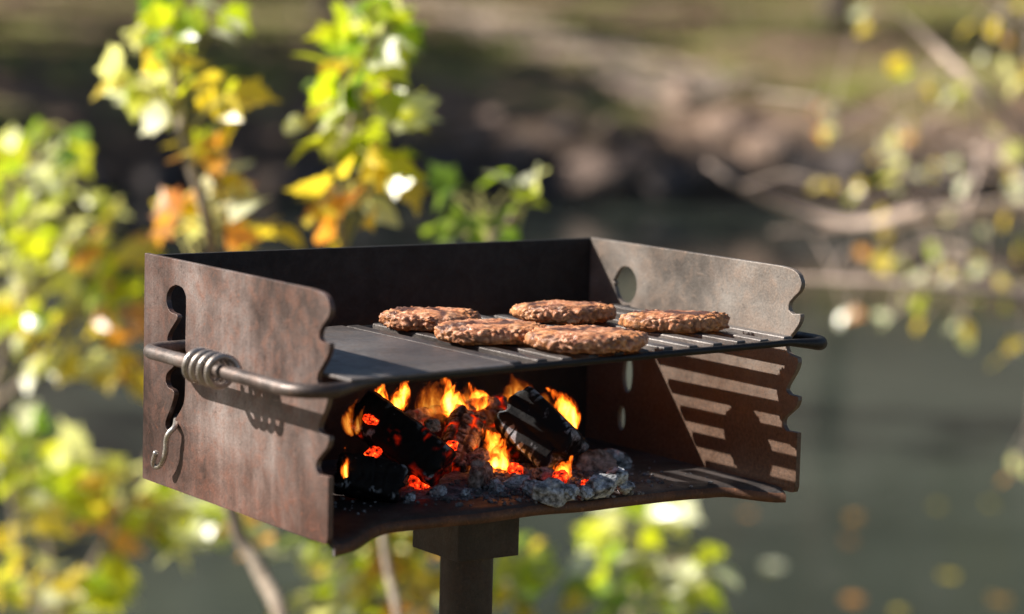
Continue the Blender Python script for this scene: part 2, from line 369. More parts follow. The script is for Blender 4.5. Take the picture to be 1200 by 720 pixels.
sapling('sapling', 'tall sapling with yellow-green and orange leaves rising behind the back left corner of the grill', 'sapling',
        [[(338, 775), (305, 670), (272, 600), (258, 420), (245, 270), (220, 180), (205, 100), (198, 20), (215, -60)]],
        [(205, 15, 52, 45, 22, 'yygp'), (192, 95, 42, 40, 18, 'yYyp'), (250, 100, 30, 26, 7, 'yY'), (150, 100, 30, 20, 4, 'pp'), (230, 140, 38, 34, 9, 'ypY'), (245, 200, 36, 34, 14, 'Yopo'), (225, 250, 52, 30, 18, 'oYpop'), (295, 268, 40, 16, 5, 'Yy')], 4.0, SG, srad=.015, lsize=(.048, .076))
sapling('sapling', 'upright sapling with bright yellow leaves behind the middle of the grill back wall', 'sapling',
        [[(470, 775), (452, 650), (425, 420), (400, 270), (405, 180), (425, 90), (445, 0), (455, -50)]],
        [(440, 20, 30, 46, 20, 'ypg'), (410, 85, 38, 50, 26, 'yYyg'), (458, 120, 22, 38, 9, 'ppy'), (395, 150, 40, 36, 19, 'yYpy'), (445, 190, 32, 36, 10, 'Ypy'), (412, 245, 42, 40, 22, 'YoYp')], 3.9, SG, lsize=(.048, .076))
sapling('sapling', 'short sapling with dark green leaves showing just above the grill back wall', 'sapling',
        [[(560, 760), (565, 420), (572, 300), (580, 240)], [(572, 300), (600, 255), (625, 232)]],
        [(545, 250, 34, 36, 9, 'ggg'), (575, 268, 45, 20, 7, 'gyg'), (618, 235, 26, 18, 5, 'pyp')], 4.2, SG, lsize=(.05, .08))
sapling('shrub', 'dense shrub of green, yellow and orange leaves at the left edge above the dark gap', 'shrub',
        [[(-40, 760), (-10, 480), (20, 350), (30, 240), (45, 150)], [(-10, 480), (70, 400), (110, 320)], [(20, 350), (90, 300), (140, 260)]],
        [(20, 200, 50, 55, 22, 'gyyp'), (55, 165, 35, 35, 8, 'ypg'), (45, 265, 75, 50, 34, 'ypyp'), (60, 330, 90, 46, 38, 'yypgYp'), (60, 395, 90, 40, 24, 'ypYy'), (140, 385, 30, 50, 10, 'ooY'), (115, 300, 45, 40, 10, 'Yopo'), (135, 430, 25, 22, 7, 'oYp')], 5.0, SG)
sapling('shrub', 'low shrub of yellow-green leaves in the lower left corner', 'shrub',
        [[(40, 800), (60, 660), (30, 600), (0, 575)], [(40, 800), (120, 640), (160, 570), (180, 520)], [(60, 800), (20, 640), (10, 520)]],
        [(18, 530, 45, 42, 22, 'ypg'), (60, 575, 45, 35, 18, 'yYyp'), (100, 540, 25, 20, 8, 'ppy'), (140, 585, 45, 35, 20, 'Ypyo'), (132, 630, 14, 26, 7, 'oo'), (195, 590, 40, 28, 16, 'ypyp'), (240, 612, 35, 22, 12, 'ypp'), (200, 640, 26, 16, 6, 'pyp'), (40, 695, 70, 30, 24, 'ypYg'), (112, 685, 36, 28, 14, 'ppy'), (12, 640, 20, 22, 7, 'yYg')], 5.3, SG)
sapling('shrub', 'bright leafy shrub below the left end of the grill, with a pale thick stem', 'shrub',
        [[(340, 790), (310, 690), (285, 630), (270, 600)], [(340, 790), (390, 680), (420, 640)], [(340, 790), (460, 700), (480, 650)]],
        [(300, 615, 60, 22, 8, 'ypo'), (395, 660, 60, 40, 24, 'yppg'), (460, 680, 55, 50, 30, 'yypYo'), (360, 700, 50, 30, 12, 'yYp'), (500, 640, 25, 35, 8, 'oyp')], 5.2, SG)
sapling('shrub', 'leafy shrub just right of the grill post', 'shrub',
        [[(610, 790), (600, 700), (590, 660)]],
        [(592, 680, 32, 40, 14, 'yygY'), (625, 705, 35, 25, 8, 'Yyg')], 5.2, SG)
sapling('shrub', 'yellow-green shrub over the water under the right half of the grill', 'shrub',
        [[(740, 800), (735, 700), (745, 640), (770, 590)], [(735, 700), (790, 660), (830, 650)]],
        [(735, 620, 50, 34, 15, 'ypp'), (775, 610, 35, 28, 8, 'ppy'), (745, 690, 65, 45, 26, 'gyygp'), (800, 680, 45, 35, 12, 'ypp'), (700, 640, 22, 24, 6, 'yp')], 5.4, SG)

# ------------------------------------------------------------------ right-hand tree over the water
def right_tree():
    D = 7.0
    base = far(1420, 560, D); du, dv = (base-C0).dot(RH), (base-C0).dot(FH)
    root = uv(du, dv, height(du, dv)-.05)
    e = empty('creek_tree', root, 'slender tree leaning in from the right with bare pinkish branches and small yellow leaves', 'tree')
    m = MB()
    T = smoothpath([root, far(1410, 420, D), far(1380, 300, D), far(1330, 160, D), far(1300, 20, D), far(1280, -160, D)], 5)
    m.tube([p-root for p in T], [.075*(1-.75*i/len(T)) for i in range(len(T))], 9)
    m.build('trunk', M['branch'], e, smooth=True)
    brs = [([(1330, 160), (1270, 170), (1200, 152), (1140, 98), (1100, 58), (1055, 15)], .02, 8.1), ([(1395, 360), (1300, 250), (1200, 243), (1080, 250), (1000, 264), (930, 246), (870, 220), (828, 192)], .022, 8.4),
           ([(1200, 243), (1080, 258), (990, 268), (905, 272)], .016, 8.5), ([(1405, 420), (1300, 365), (1200, 347), (1060, 332), (930, 326)], .018, 7.9),
           ([(1345, 200), (1280, 60), (1210, 30), (1140, -20)], .018, 8.0), ([(1290, 250), (1180, 200), (1060, 150), (960, 120), (890, 110)], .012, 8.6), ([(1140, 98), (1150, 180), (1130, 260), (1135, 330)], .007, 8.0), ([(1060, 150), (1050, 210), (1000, 240)], .007, 8.5)]
    tips = []
    for pts, r, d in brs:
        P = smoothpath([far(x, y, d-1.2+.1*math.sin(i*1.7)) for i, (x, y) in enumerate(pts)], 5)
        b = MB(); b.tube([p-root for p in P], [r*1.3*(1-.88*i/len(P)) for i in range(len(P))], 7); 
        tips.append((P, b))
    blobs = [(960, 130, 14, 12, 2), (985, 152, 22, 14, 5), (1060, 140, 26, 30, 7), (1040, 165, 26, 20, 6), (1070, 185, 20, 14, 4), (1115, 195, 28, 20, 6), (1180, 190, 22, 40, 14), (1040, 215, 28, 22, 8), (965, 222, 10, 10, 2), (1008, 228, 14, 10, 3), (1185, 250, 24, 26, 9), (1130, 262, 40, 20, 6),
             (1020, 300, 40, 25, 8), (1100, 310, 50, 30, 16), (1170, 320, 35, 40, 14), (1075, 355, 22, 18, 5), (1135, 378, 24, 20, 6), (1000, 372, 14, 18, 3), (1185, 390, 20, 24, 6), (1035, 380, 12, 14, 2), (1060, 85, 24, 30, 6), (1170, 25, 40, 40, 12), (1000, 25, 14, 14, 2), (1115, 118, 14, 12, 2), (1040, 260, 30, 30, 4), (1190, 520, 14, 34, 6), (1195, 90, 18, 30, 5)]
    stems = [p for P, _ in tips for p in P]
    for x, y, rx, ry, n in blobs:
        for _ in range(max(2, round(n*.58))):
            p = far(x+random.gauss(0, .55)*rx, y+random.gauss(0, .55)*ry, 7.0+random.uniform(-.4, .4))
            q = min(stems, key=lambda s_: (s_-p).length+max(0, p.z-s_.z)*.3)
            bi = next(i for i, (P, _) in enumerate(tips) if q in P)
            tips[bi][1].tube([q-root, q.lerp(p, .5)+Vector((0, 0, .03))-root, p-root], [.0035, .0026, .0015], 4, cap=False)
            put_leaf(e, root, p, (p-q+Vector((0, 0, -.05))).normalized(), random.uniform(.045, .07), random.choice((0, 1, 1)), random.choice('YYypyo' if random.random() < .5 else 'Ypp'), 1.2)
    for P, b in tips: b.build('branch', M['branch'], e, smooth=True)
right_tree()

# ------------------------------------------------------------------ far bank: trees, rocks, litter
def crown_mesh(r, h, n, ls, seed):
    rg = random.Random(seed); m = MB()
    cl = [(Vector((rg.gauss(0, .5)*r, rg.gauss(0, .5)*r, rg.uniform(-.5, .5)*h)), rg.uniform(.22, .5)*r) for _ in range(16)]
    for _ in range(n):
        c, rr = rg.choice(cl)
        d = Vector((rg.gauss(0, 1), rg.gauss(0, 1), rg.gauss(0, .8))); d = d.normalized()*rr*rg.uniform(.5, 1.05)
        p = c+d; a = Vector([rg.gauss(0, 1) for _ in range(3)]).normalized(); b = a.orthogonal().normalized()
        s_ = ls*rg.uniform(.6, 1.3); a *= s_; b *= s_*.6
        m.add([p-a, p+b, p+a, p-b], [(0, 1, 2, 3)])
    return m.mesh('crown')
def crown_mat(name, a, b):
    t = NT(name); n = t.noise(t.coord(), 1.3, 4, .6)
    c = t.ramp(n, [(.35, a), (.65, b)])
    p = t.pbsdf(Base__Color=c, Roughness=.5); tl = t.n('ShaderNodeBsdfTranslucent', Color=c)
    return t.done(t.n('ShaderNodeMixShader', i0=.35, i1=p.outputs[0], i2=tl.outputs[0]))
CM = [crown_mat('dark green foliage', (.03, .05, .012), (.08, .10, .025)), crown_mat('olive autumn foliage', (.06, .065, .016), (.15, .13, .03)), crown_mat('russet autumn foliage', (.09, .055, .02), (.2, .12, .035))]
CR = []
for k in range(3):
    me = crown_mesh(2.6, 4.2, 1150, .24, 50+k); me.materials.append(CM[k]); CR.append(me)
TREE_LABEL = ['dark green tree on the far bank', 'olive autumn tree on the far bank', 'russet autumn tree on the far bank']
def far_tree(u, v, h, r, k, label=None, group='trees on the far bank', sc=1.):
    z = height(u, v); root = uv(u, v, z-.1)
    e = empty('tree', root, label or TREE_LABEL[k], 'tree', group)
    lean = random.uniform(-.05, .05)
    m = MB(); P = [Vector((lean*h*t_*math.cos(v), lean*h*t_*math.sin(v), h*t_)) for t_ in (0, .03, .1, .25, .5, .75, 1.)]
    m.tube(P, [r*1.5, r*1.15, r, r*.9, r*.7, r*.45, r*.12], 10)
    for i in range(6):
        a = i*2.4+u; t_ = .38+.09*i; b = Vector((0, 0, h*t_))+P[-1]*0; ln = (1.9-.2*i)*sc
        m.tube([b, b+Vector((math.cos(a), math.sin(a), .5))*ln*.5, b+Vector((math.cos(a), math.sin(a), .75))*ln], [r*.4, r*.25, r*.08], 6)
    m.build('trunk', M['bark'], e, smooth=True)
    c = link('crown', CR[k], None, e, Vector((0, 0, h*.8))); c.scale = (sc, sc, sc*h/9.); c.rotation_euler = (0, 0, random.uniform(0, 6.28))
    return e
def px_u(px, v): return (px-600)/FPX*v
far_tree(px_u(972, 37), 37, 10, .17, 1, 'dark tree trunk at the top of the far bank, upper right', None, 1.1)
far_tree(px_u(378, 36), 36, 9, .13, 0, 'thin dark trunk on the far bank behind the top of the bright yellow sapling', None, 1.1)
FT = {}; ORD = ['first', 'second', 'third', 'fourth', 'fifth', 'sixth', 'seventh', 'eighth', 'ninth', 'tenth', 'eleventh', 'twelfth']
for u, v, h, r, k, sc in sorted([(-9.8, 28.3, 7, .2, 0, .7), (-12.5, 27.4, 7.5, .2, 1, .9), (-10.8, 31.5, 7.5, .2, 0, 1.), (-13.5, 35, 9, .2, 2, 1.), (-17, 42, 12, .2, 1, 1.), (-14.5, 47, 12, .22, 0, 1.),
                          (9.5, 31, 9, .18, 0, 1.2), (13, 34, 10, .2, 1, 1.3), (11, 28.5, 8, .16, 2, 1.), (17, 30, 9, .2, 0, 1.3), (10, 41, 11, .22, 1, 1.3), (16, 45, 11, .2, 0, 1.4), (-5.5, 50, 12, .24, 1, 1.4), (1.5, 53, 12, .22, 0, 1.5), (6.8, 55, 12, .24, 2, 1.5), (-11, 58, 12, .25, 0, 1.5), (13, 60, 12, .24, 1, 1.5), (-3, 66, 13, .25, 2, 1.6), (4, 70, 13, .25, 0, 1.6), (-18, 66, 13, .25, 0, 1.6), (20, 66, 13, .25, 0, 1.6), (-24, 52, 12, .2, 1, 1.5), (24, 52, 12, .2, 2, 1.5)], key=lambda q: q[1]):
    side = 'left' if u < -5 else ('right' if u > 8 else 'behind')
    cnt = FT[side] = FT.get(side, -1)+1
    far_tree(u, v, h, r, k, TREE_LABEL[k]+{'left': ', left of the view, ', 'right': ', right of the view, ', 'behind': ' straight behind the grill, '}[side]+ORD[cnt]+' from the water', 'trees on the far bank', sc)

# trees added on the left bank, out of the picture, to shade the left of the creek
for u, v, h, r, k, lab in [(-13.4, 12.6, 8.5, .2, 0, 'unseen dark green shade tree added on the left bank, nearest the grill'), (-12.5, 20.5, 9.5, .22, 1, 'unseen olive autumn shade tree added on the left bank, middle one'), (-13., 24.5, 9, .2, 0, 'unseen dark green shade tree added on the left bank, farthest one')]:
    far_tree(u, v, h, r, k, lab, 'unseen shade trees added on the left bank', 1.1)
def rock_mesh(seed, sub=3):
    bm = bmesh.new(); bmesh.ops.create_icosphere(bm, subdivisions=sub, radius=1.)
    for v in bm.verts:
        p = v.co.copy(); k = 1+.32*noise.noise(p*1.1+Vector((seed*7., 0, 0)))+.12*noise.noise(p*3.+Vector((0, seed*5., 0)))
        v.co = Vector((p.x*k, p.y*k*.9, p.z*k*.62))
    me = bpy.data.meshes.new('rock'); bm.to_mesh(me); bm.free()
    for p in me.polygons: p.use_smooth = True
    return me
def rock_mat(name, a, b):
    t = NT(name); n = t.noise(t.coord(), 2.2, 6, .65, .3)
    return t.done(t.pbsdf(Base__Color=t.ramp(n, [(.3, a), (.7, b)]), Roughness=.85, Normal=t.bump(n, .7, .06)))
RM = [rock_mat('warm grey rock', (.075, .050, .038), (.30, .21, .165)), rock_mat('dark slate rock', (.035, .027, .025), (.095, .074, .066)), rock_mat('tan rock', (.18, .118, .086), (.40, .28, .205))]
ROCK = [[rock_mesh(s_) for s_ in range(3)] for _ in range(3)]
for k in range(3):
    for me in ROCK[k]: me.materials.append(RM[k])
def rock(px, py, wpx, k, label, group, sq=1.):
    d = ray(px, py); lo, hi = 20., 60.
    for dist in [20+.1*i for i in range(400)]:
        p = CAM+d*dist; u_, v_ = (p-C0).dot(RH), (p-C0).dot(FH)
        if p.z < height(u_, v_) or (p.z < WATER and v_ > 22): break
    s_ = wpx/FPX*dist/2
    o = link('rock', random.choice(ROCK[k]), None, None, p+Vector((0, 0, -.12*s_)))
    o.scale = (s_, s_*.9, s_*sq); o.rotation_euler = (random.uniform(-.2, .2), random.uniform(-.2, .2), random.uniform(0, 6.28))
    return tag(o, label, 'rock', group)
rock(512, 205, 100, 1, 'large dark slate boulder at the far waterline behind the yellow sapling', None, 1.1)
rock(612, 172, 62, 0, 'pale rounded rock on the far ledge above the middle of the grill', None)
rock(690, 205, 95, 0, 'broad grey boulder at the far waterline left of the bare branch', None)
rock(800, 118, 60, 2, 'tan upright rock on top of the far ledge', None, 1.4)
rock(552, 165, 50, 0, 'small pale rock on the far ledge beside the yellow sapling', None)
for px, py, wd, k, lab in [(470, 175, 60, 1, 'dark rock on the far ledge just right of the yellow sapling'), (590, 205, 70, 1, 'dark wet rock right of the large slate boulder'), (640, 225, 60, 1, 'low dark rock at the water below the pale rounded rock'), (745, 185, 70, 0, 'grey rock on the ledge right of the broad grey boulder'), (780, 215, 90, 1, 'long dark rock at the waterline above the patties'), (840, 205, 80, 1, 'dark rock behind the tip of the long bare branch'),
                         (860, 150, 80, 2, 'tan rock on the bank above the long bare branch'), (905, 175, 90, 2, 'wide tan rock on the bank just left of the yellow leaves'), (950, 195, 80, 1, 'dark rock behind the leftmost yellow leaves of the creek tree'), (1000, 200, 90, 1, 'dark rock in the shade under the creek tree branches'), (720, 150, 50, 0, 'small grey rock on the ledge left of the tan upright rock'), (660, 150, 50, 1, 'small dark rock on the ledge behind the broad grey boulder'),
                         (580, 140, 45, 0, 'smallest grey rock at the top edge of the ledge, in the middle'), (1060, 190, 80, 0, 'grey rock behind the yellow leaf clusters of the creek tree'), (1120, 205, 90, 1, 'dark rock at the waterline toward the right edge'), (1180, 190, 90, 0, 'grey rock at the right edge of the far waterline'), (760, 125, 40, 0, 'small grey rock beside the tan upright rock'), (430, 205, 70, 1, 'dark rock hidden behind the leaves of the yellow sapling'), (350, 215, 80, 1, 'dark rock seen between the two tall saplings'),
                         (280, 205, 70, 0, 'grey rock just right of the orange-leaved sapling'), (180, 215, 80, 1, 'dark rock left of the orange-leaved sapling'), (90, 205, 80, 0, 'grey rock behind the top of the left shrub'), (20, 215, 90, 1, 'dark rock at the left edge of the far waterline')]:
    rock(px, py, wd, k, lab, 'rocks along the far bank', random.uniform(.7, 1.1))
def hit(px, py):
    d = ray(px, py)
    for i in range(600):
        p = CAM+d*(20+.1*i)
        if p.z < height((p-C0).dot(RH), (p-C0).dot(FH)): break
    return (p-C0).dot(RH), (p-C0).dot(FH)
t = NT('bare trodden soil'); n1 = t.noise(t.coord(), 4, 6, .65); M['path'] = t.done(t.pbsdf(Base__Color=t.ramp(n1, [(.3, (.36, .255, .19)), (.7, (.58, .45, .35))]), Roughness=.95, Normal=t.bump(n1, .7, .05)))
for pts, wd, lab in [([(850, 112), (760, 84), (680, 58), (600, 34), (540, 12), (500, -8)], .75, 'bare pinkish soil path slanting up the far bank')]:
    m = MB(); H_ = [Vector(hit(*p)+(0,)) for p in pts]; P = smoothpath(H_, 8); K = 6
    for i, p in enumerate(P):
        tg = (P[min(i+1, len(P)-1)]-P[max(i-1, 0)]).normalized(); nn = Vector((-tg.y, tg.x, 0))
        for k in range(K+1):
            q = p+nn*(k/K-.5)*2*wd*(1+.35*nz(p.x*2, p.y*2+k, .6, 4)); m.v.append(tuple(uv(q.x, q.y, height(q.x, q.y)+.02)))
    m.f = [(i*(K+1)+k, (i+1)*(K+1)+k, (i+1)*(K+1)+k+1, i*(K+1)+k+1) for i in range(len(P)-1) for k in range(K)]
    tag(m.build('path', M['path'], smooth=True), lab, kind='structure')
def scatter(name, n, vr, ur, mat, label, size, tall):
    m = MB(); rg = random.Random(len(name))
    for _ in range(n):
        u = rg.uniform(*ur); v = rg.uniform(*vr)
        if v < shore_far(u)+1.4 and v > 15: continue
        if nz(u, v, .35, 20) < (.0 if tall else -.25): continue
        p = uv(u, v, height(u, v)); a = rg.uniform(0, 6.28); s_ = size*rg.uniform(.6, 1.4)
        x = Vector((math.cos(a), math.sin(a), 0))
        if tall:
            top = p+Vector((rg.gauss(0, .3)*s_, rg.gauss(0, .3)*s_, s_)); m.add([p-x*s_*.18, p+x*s_*.18, top], [(0, 1, 2)])
        else:
            y = Vector((-x.y, x.x, rg.uniform(-.5, .8))); p = p+Vector((0, 0, .03)); m.add([p-x*s_, p-y*s_*.6, p+x*s_, p+y*s_*.6], [(0, 1, 2, 3)])
    tag(m.build(name, mat), label, kind='stuff')
M['grass'] = crown_mat('grass blades', (.11, .15, .03), (.26, .28, .07))
scatter('grass', 26000, (27.5, 46), (-11, 11), M['grass'], 'short green grass on the far bank', .10, True)
t = NT('dry fallen leaves'); n1 = t.noise(t.coord(), 9, 2)
M['litter'] = t.done(t.pbsdf(Base__Color=t.ramp(n1, [(.35, (.13, .075, .045)), (.5, (.30, .19, .11)), (.65, (.46, .34, .22))], 'CONSTANT'), Roughness=.8))
scatter('leaf_litter', 9000, (26.5, 48), (-11, 11), M['litter'], 'dry brown fallen leaves on the far bank', .07, False)
scatter('bank_grass', 16000, (-1., 4.6), (-5, 4), M['grass'], 'grass and weeds on the near bank', .06, True)

# floating leaves; the pale one stands in for a glint on the water
for px, py, c, s_, lab in [(893, 662, 'p', .10, 'pale round leaf shape standing in for a water glint right of the low shrub'), (1010, 605, 'o', .07, 'orange brown leaf floating farther out, right of the grill'), (1012, 702, 'o', .085, 'orange leaf floating at the bottom edge, right of the pale glare leaf'), (1110, 672, 'Y', .075, 'yellowish leaf floating near the right edge of the water'), 
                          (1167, 703, 'o', .09, 'bright orange leaf floating in the lower right corner'), (988, 632, 'o', .05, 'small brown leaf floating left of the middle of the open water'), (872, 600, 'o', .06, 'brown leaf floating just below the right wall of the grill'), (1060, 715, 'Y', .05, 'small yellow leaf floating at the bottom edge'), (1155, 590, 'Y', .05, 'small dull yellow leaf floating farthest right'), (1098, 592, 'Y', .05, 'small dull yellow leaf floating farther out near the right')]:
    d = ray(px, py); p = CAM+d*((WATER+.006-CAM.z)/d.z)
    o = link('floating_leaf', LEAVES[(1, c)], None, None, p); o.scale = (s_*1.45, s_*1.05, s_*.8); o.rotation_euler = (0, random.uniform(-.1, .1), random.uniform(0, 6.28))
    tag(o, lab, 'leaf', 'fallen leaves floating on the water')

# ------------------------------------------------------------------ the grill
W, D, H, TH = .5, .337, .2086, .005
BASE = Vector((.25, .17, 0)); OFF = Vector((-.25, -.17, Z0))
grill = empty('park_grill', BASE, 'rusty steel park grill on a post with an open firebox', 'grill')
def sheet(name, loops, mapf, depth, mat, bevel=.0009):
    """a plate: outline loops (first outer, others holes) in 2-D, mapped by mapf into 3-D and thickened along DEPTH"""
    bm = bmesh.new(); edges = []
    for lp in loops:
        vv = [bm.verts.new(mapf(*p)) for p in lp]
        edges += [bm.edges.new((vv[i], vv[(i+1) % len(vv)])) for i in range(len(vv))]
    bmesh.ops.triangle_fill(bm, use_beauty=True, use_dissolve=False, edges=edges)
    r = bmesh.ops.extrude_face_region(bm, geom=bm.faces[:])
    bmesh.ops.translate(bm, vec=depth, verts=[g_ for g_ in r['geom'] if isinstance(g_, bmesh.types.BMVert)])
    bmesh.ops.recalc_face_normals(bm, faces=bm.faces[:])
    me = bpy.data.meshes.new(name); bm.to_mesh(me); bm.free()
    o = link(name, me, mat, grill, OFF)
    if bevel: bev(o, bevel, 2)
    return o
def dense(pts, n=4):
    P = smoothpath([(a, b, 0) for a, b in pts], n); return [(p.x, p.y) for p in P]
front = dense([(.034, .2086), (.019, .2075), (.008, .204), (.0022, .196), (.0045, .188), (.013, .181), (.0185, .175), (.0185, .169), (.0130, .166)], 3) + [(.002, .167)] + \
    dense([(.0015, .164), (.0035, .158), (.011, .149), (.019, .141), (.021, .135), (.018, .130), (.012, .1275)], 3) + [(.004, .1265)] + \
    dense([(.0025, .122), (.005, .115), (.012, .105), (.017, .098), (.0175, .094), (.013, .091)], 3) + [(.001, .0905)] + \
    dense([(.0005, .087), (.004, .080), (.013, .073), (.020, .067), (.0205, .061), (.016, .0565)], 3) + [(0, .057), (0, .006), (.002, .001), (.006, 0)]
rwall = [(D-.0055, H)] + front + [(D-.0055, 0)]
def jit(pts, s_):
    return [(a+.0009*nz(b*60, s_, 1.), b+.0006*nz(a*60, s_+9, 1.)) for a, b in pts]
lwall = [(D, H+.001)] + jit(front, 3.3) + [(D+.001, .0005)]
slot_px = [(206, 334), (213, 337), (217, 345), (218, 355), (217, 400), (217, 440), (216, 468), (212, 480), (205, 492), (201, 503), (195, 503), (194, 494), (200, 478), (204, 463), (202, 457), (197, 454), (194, 446), (196, 437), (203, 430), (205, 420), (203, 408), (196, 399), (199, 388), (207, 375), (207, 369), (200, 366), (196, 359), (195, 348), (199, 338)]
slot = [(p.y, p.z-Z0) for p in (on(x, y, 0, 0.) for x, y in slot_px)]
slot = [(p.x, p.y) for p in smoothpath([(a, b_, 0) for a, b_ in slot+slot[:1]], 3)[:-1]]
hole = [(.270+.0182*math.cos(a), .1665+.0187*math.sin(a)) for a in [2*math.pi*i/28 for i in range(28)]]
hole[1] = (.2915, .1665+.002); hole[27] = (.2895, .1655-.002)
def oval(y, z, a, b): return [(y+a*math.cos(t_)*(1 if abs(math.cos(t_)) < .8 else .95), z+b*math.sin(t_)) for t_ in [2*math.pi*i/16 for i in range(16)]]
o = sheet('side_wall', [lwall, slot], lambda y, z: Vector((0, y, z)), Vector((TH, 0, 0)), M['rust_wall']); o['label'] = 'left side wall of brown rust with a toothed slot'
o = sheet('side_wall', [rwall, hole, oval(.263, .0775, .0085, .019), oval(.271, .0314, .006, .0125)], lambda y, z: Vector((W, y, z)), Vector((TH, 0, 0)), M['grey_wall']); o['label'] = 'right side wall of greyer steel with a round hole'
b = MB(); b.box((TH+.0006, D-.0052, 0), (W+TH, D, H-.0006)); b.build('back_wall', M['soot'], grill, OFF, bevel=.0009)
# floor plate: front edge set back, curling down and out to the corners
def fy(x):
    e = (1-sm(.0, .105, x))*.060+sm(.455, .5, x)*.044
    return .056-e+.002*nz(x, 0, 18, 4)
bm_ = MB(); N = 64; xs = [TH+.0003+(W-TH-.0006)*i/N for i in range(N+1)]
prof = [(D-.006, .003), (D*.66, .003), (D*.33, .003)]
rows = []
for x in xs:
    f0 = fy(x); dip = .0016*nz(x, 0, 14, 2)-.002*sm(.46, .49, x)
    rows.append([(x, D-.006, .003), (x, D*.66, .003), (x, D*.35, .003), (x, f0+.02, .0032), (x, f0+.008, .0026+dip*.3), (x, f0+.002, .0005+dip), (x, f0, -.003+dip), (x, f0+.0005, -.0085+dip), (x, f0+.004, -.0088+dip), (x, f0+.005, -.0035+dip), (x, f0+.012, -.0012), (x, D-.006, -.001)])
nr = len(rows[0]); bm_.v = [p for r in rows for p in r]
bm_.f = [(i*nr+j, (i+1)*nr+j, (i+1)*nr+(j+1) % nr, i*nr+(j+1) % nr) for i in range(N) for j in range(nr)]
bm_.f += [tuple(range(nr-1, -1, -1)), tuple(range(N*nr, N*nr+nr))]
fo = bm_.build('floor_plate', M['floor'], grill, OFF, smooth=True); fo.data.materials.append(M['lip'])
for k, p in enumerate(fo.data.polygons):
    if k < N*nr and k % nr in (5, 6, 7, 8): p.material_index = 1
# bracket: channel open at its ends, and the post
b = MB(); x0, x1, y0, y1 = .2125, .2795, .128, .206
b.box((x0, y0, -.0605), (x1, y1, -.0015))
b.build('mounting_bracket', M['post'], grill, OFF, bevel=.001)
b = MB(); b.tube([(.25, .17, -.0607), (.25, .17, -.3), (.25, .17, -.88)], .0247, 40); b.build('post', M['post'], grill, OFF, smooth=True).modifiers.new('e', 'EDGE_SPLIT')

# cooking grate: a rod frame reaching out through the walls, a coil handle, griddle plate and flat bars
GZ = .1355                                   # height of the frame rod; the grate sits a little higher at the right
def G(p): return Vector((p[0], p[1], GZ+.018*(p[0]-.2)+p[2]))
def arc(cx, cy_, r, a0, a1, n=6): return [(cx+r*math.cos(math.radians(a0+(a1-a0)*i/n)), cy_+r*math.sin(math.radians(a0+(a1-a0)*i/n)), 0) for i in range(n+1)]
RR = .0062; xl, xr, yf, yb = -.037, .519, -.020, .264
loop = [(x/100., yf, 0) for x in range(2, 49, 3)] + arc(xr-.022, yf+.022, .022, -90, 0) + arc(xr-.018, yb-.018, .018, 0, 90) + arc(xl+.018, yb-.018, .018, 90, 180) + arc(xl+.03, yf+.03, .03, 180, 270)
fr_ = [sm(-.005, .03, p[0])*sm(.515, .47, p[0])*(p[1] < 0) for p in loop]
loop = [G((p[0], p[1],   .0045*k)) for p, k in zip(loop, fr_)]
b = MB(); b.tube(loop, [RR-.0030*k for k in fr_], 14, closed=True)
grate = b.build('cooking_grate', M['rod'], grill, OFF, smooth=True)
b = MB(); b.box((.006, -.023, .0052), (.1665, .262, .0085), G); gp = b.build('griddle_plate', M['plate'], grate, bevel=.0012)
NB = 12
for i in range(NB):
    x = .1740+.0273*i; j = random.Random(i); y0 = -.0135+.0025*j.random(); hw = (.0049+.0006*j.random()); ht = .0082+.0009*j.random()
    if i == 0: hw, y0 = .0066, -.0125
    b = MB(); b.box((x-hw, y0, .0022), (x+hw, .2575-.002*j.random(), ht), lambda p, k=j.uniform(-.0008, .0008): G((p[0], p[1], p[2]+k*(p[1]-.1)*8)))
    b.build('bar', M['bar'], grate, bevel=.0012)
hx = []; c0 = on(246, 428, 0, xl)
for i in range(97):
    a = 2*math.pi*i/24; yy = c0.y-.028+.056*i/96+.0012*math.sin(i*.21); q = G((xl, yy, 0))
    hx.append((q.x+.0130*math.cos(a), yy, q.z+.0130*math.sin(a)))
b = MB(); b.tube(hx, .0032, 10); b.build('coil_handle', M['coil'], grate, smooth=True)

# hook hanging out of the slot
hk = [on(x, y, 0, xx) for x, y, xx in ((207, 488, .012), (205, 500, -.004), (198, 508, -.010), (195, 516, -.011), (194, 530, -.011), (191, 540, -.011), (186, 547, -.012), (181, 546, -.014), (180, 540, -.016), (183, 530, -.017))]
b = MB(); hp = smoothpath(hk, 5); r0 = hp[0]; b.tube([p-r0 for p in hp], .0026, 10)
tag(b.build('wire_hook', M['coil'], None, r0, smooth=True), 'small bent steel wire hook hanging from the slot in the left wall', 'hook')

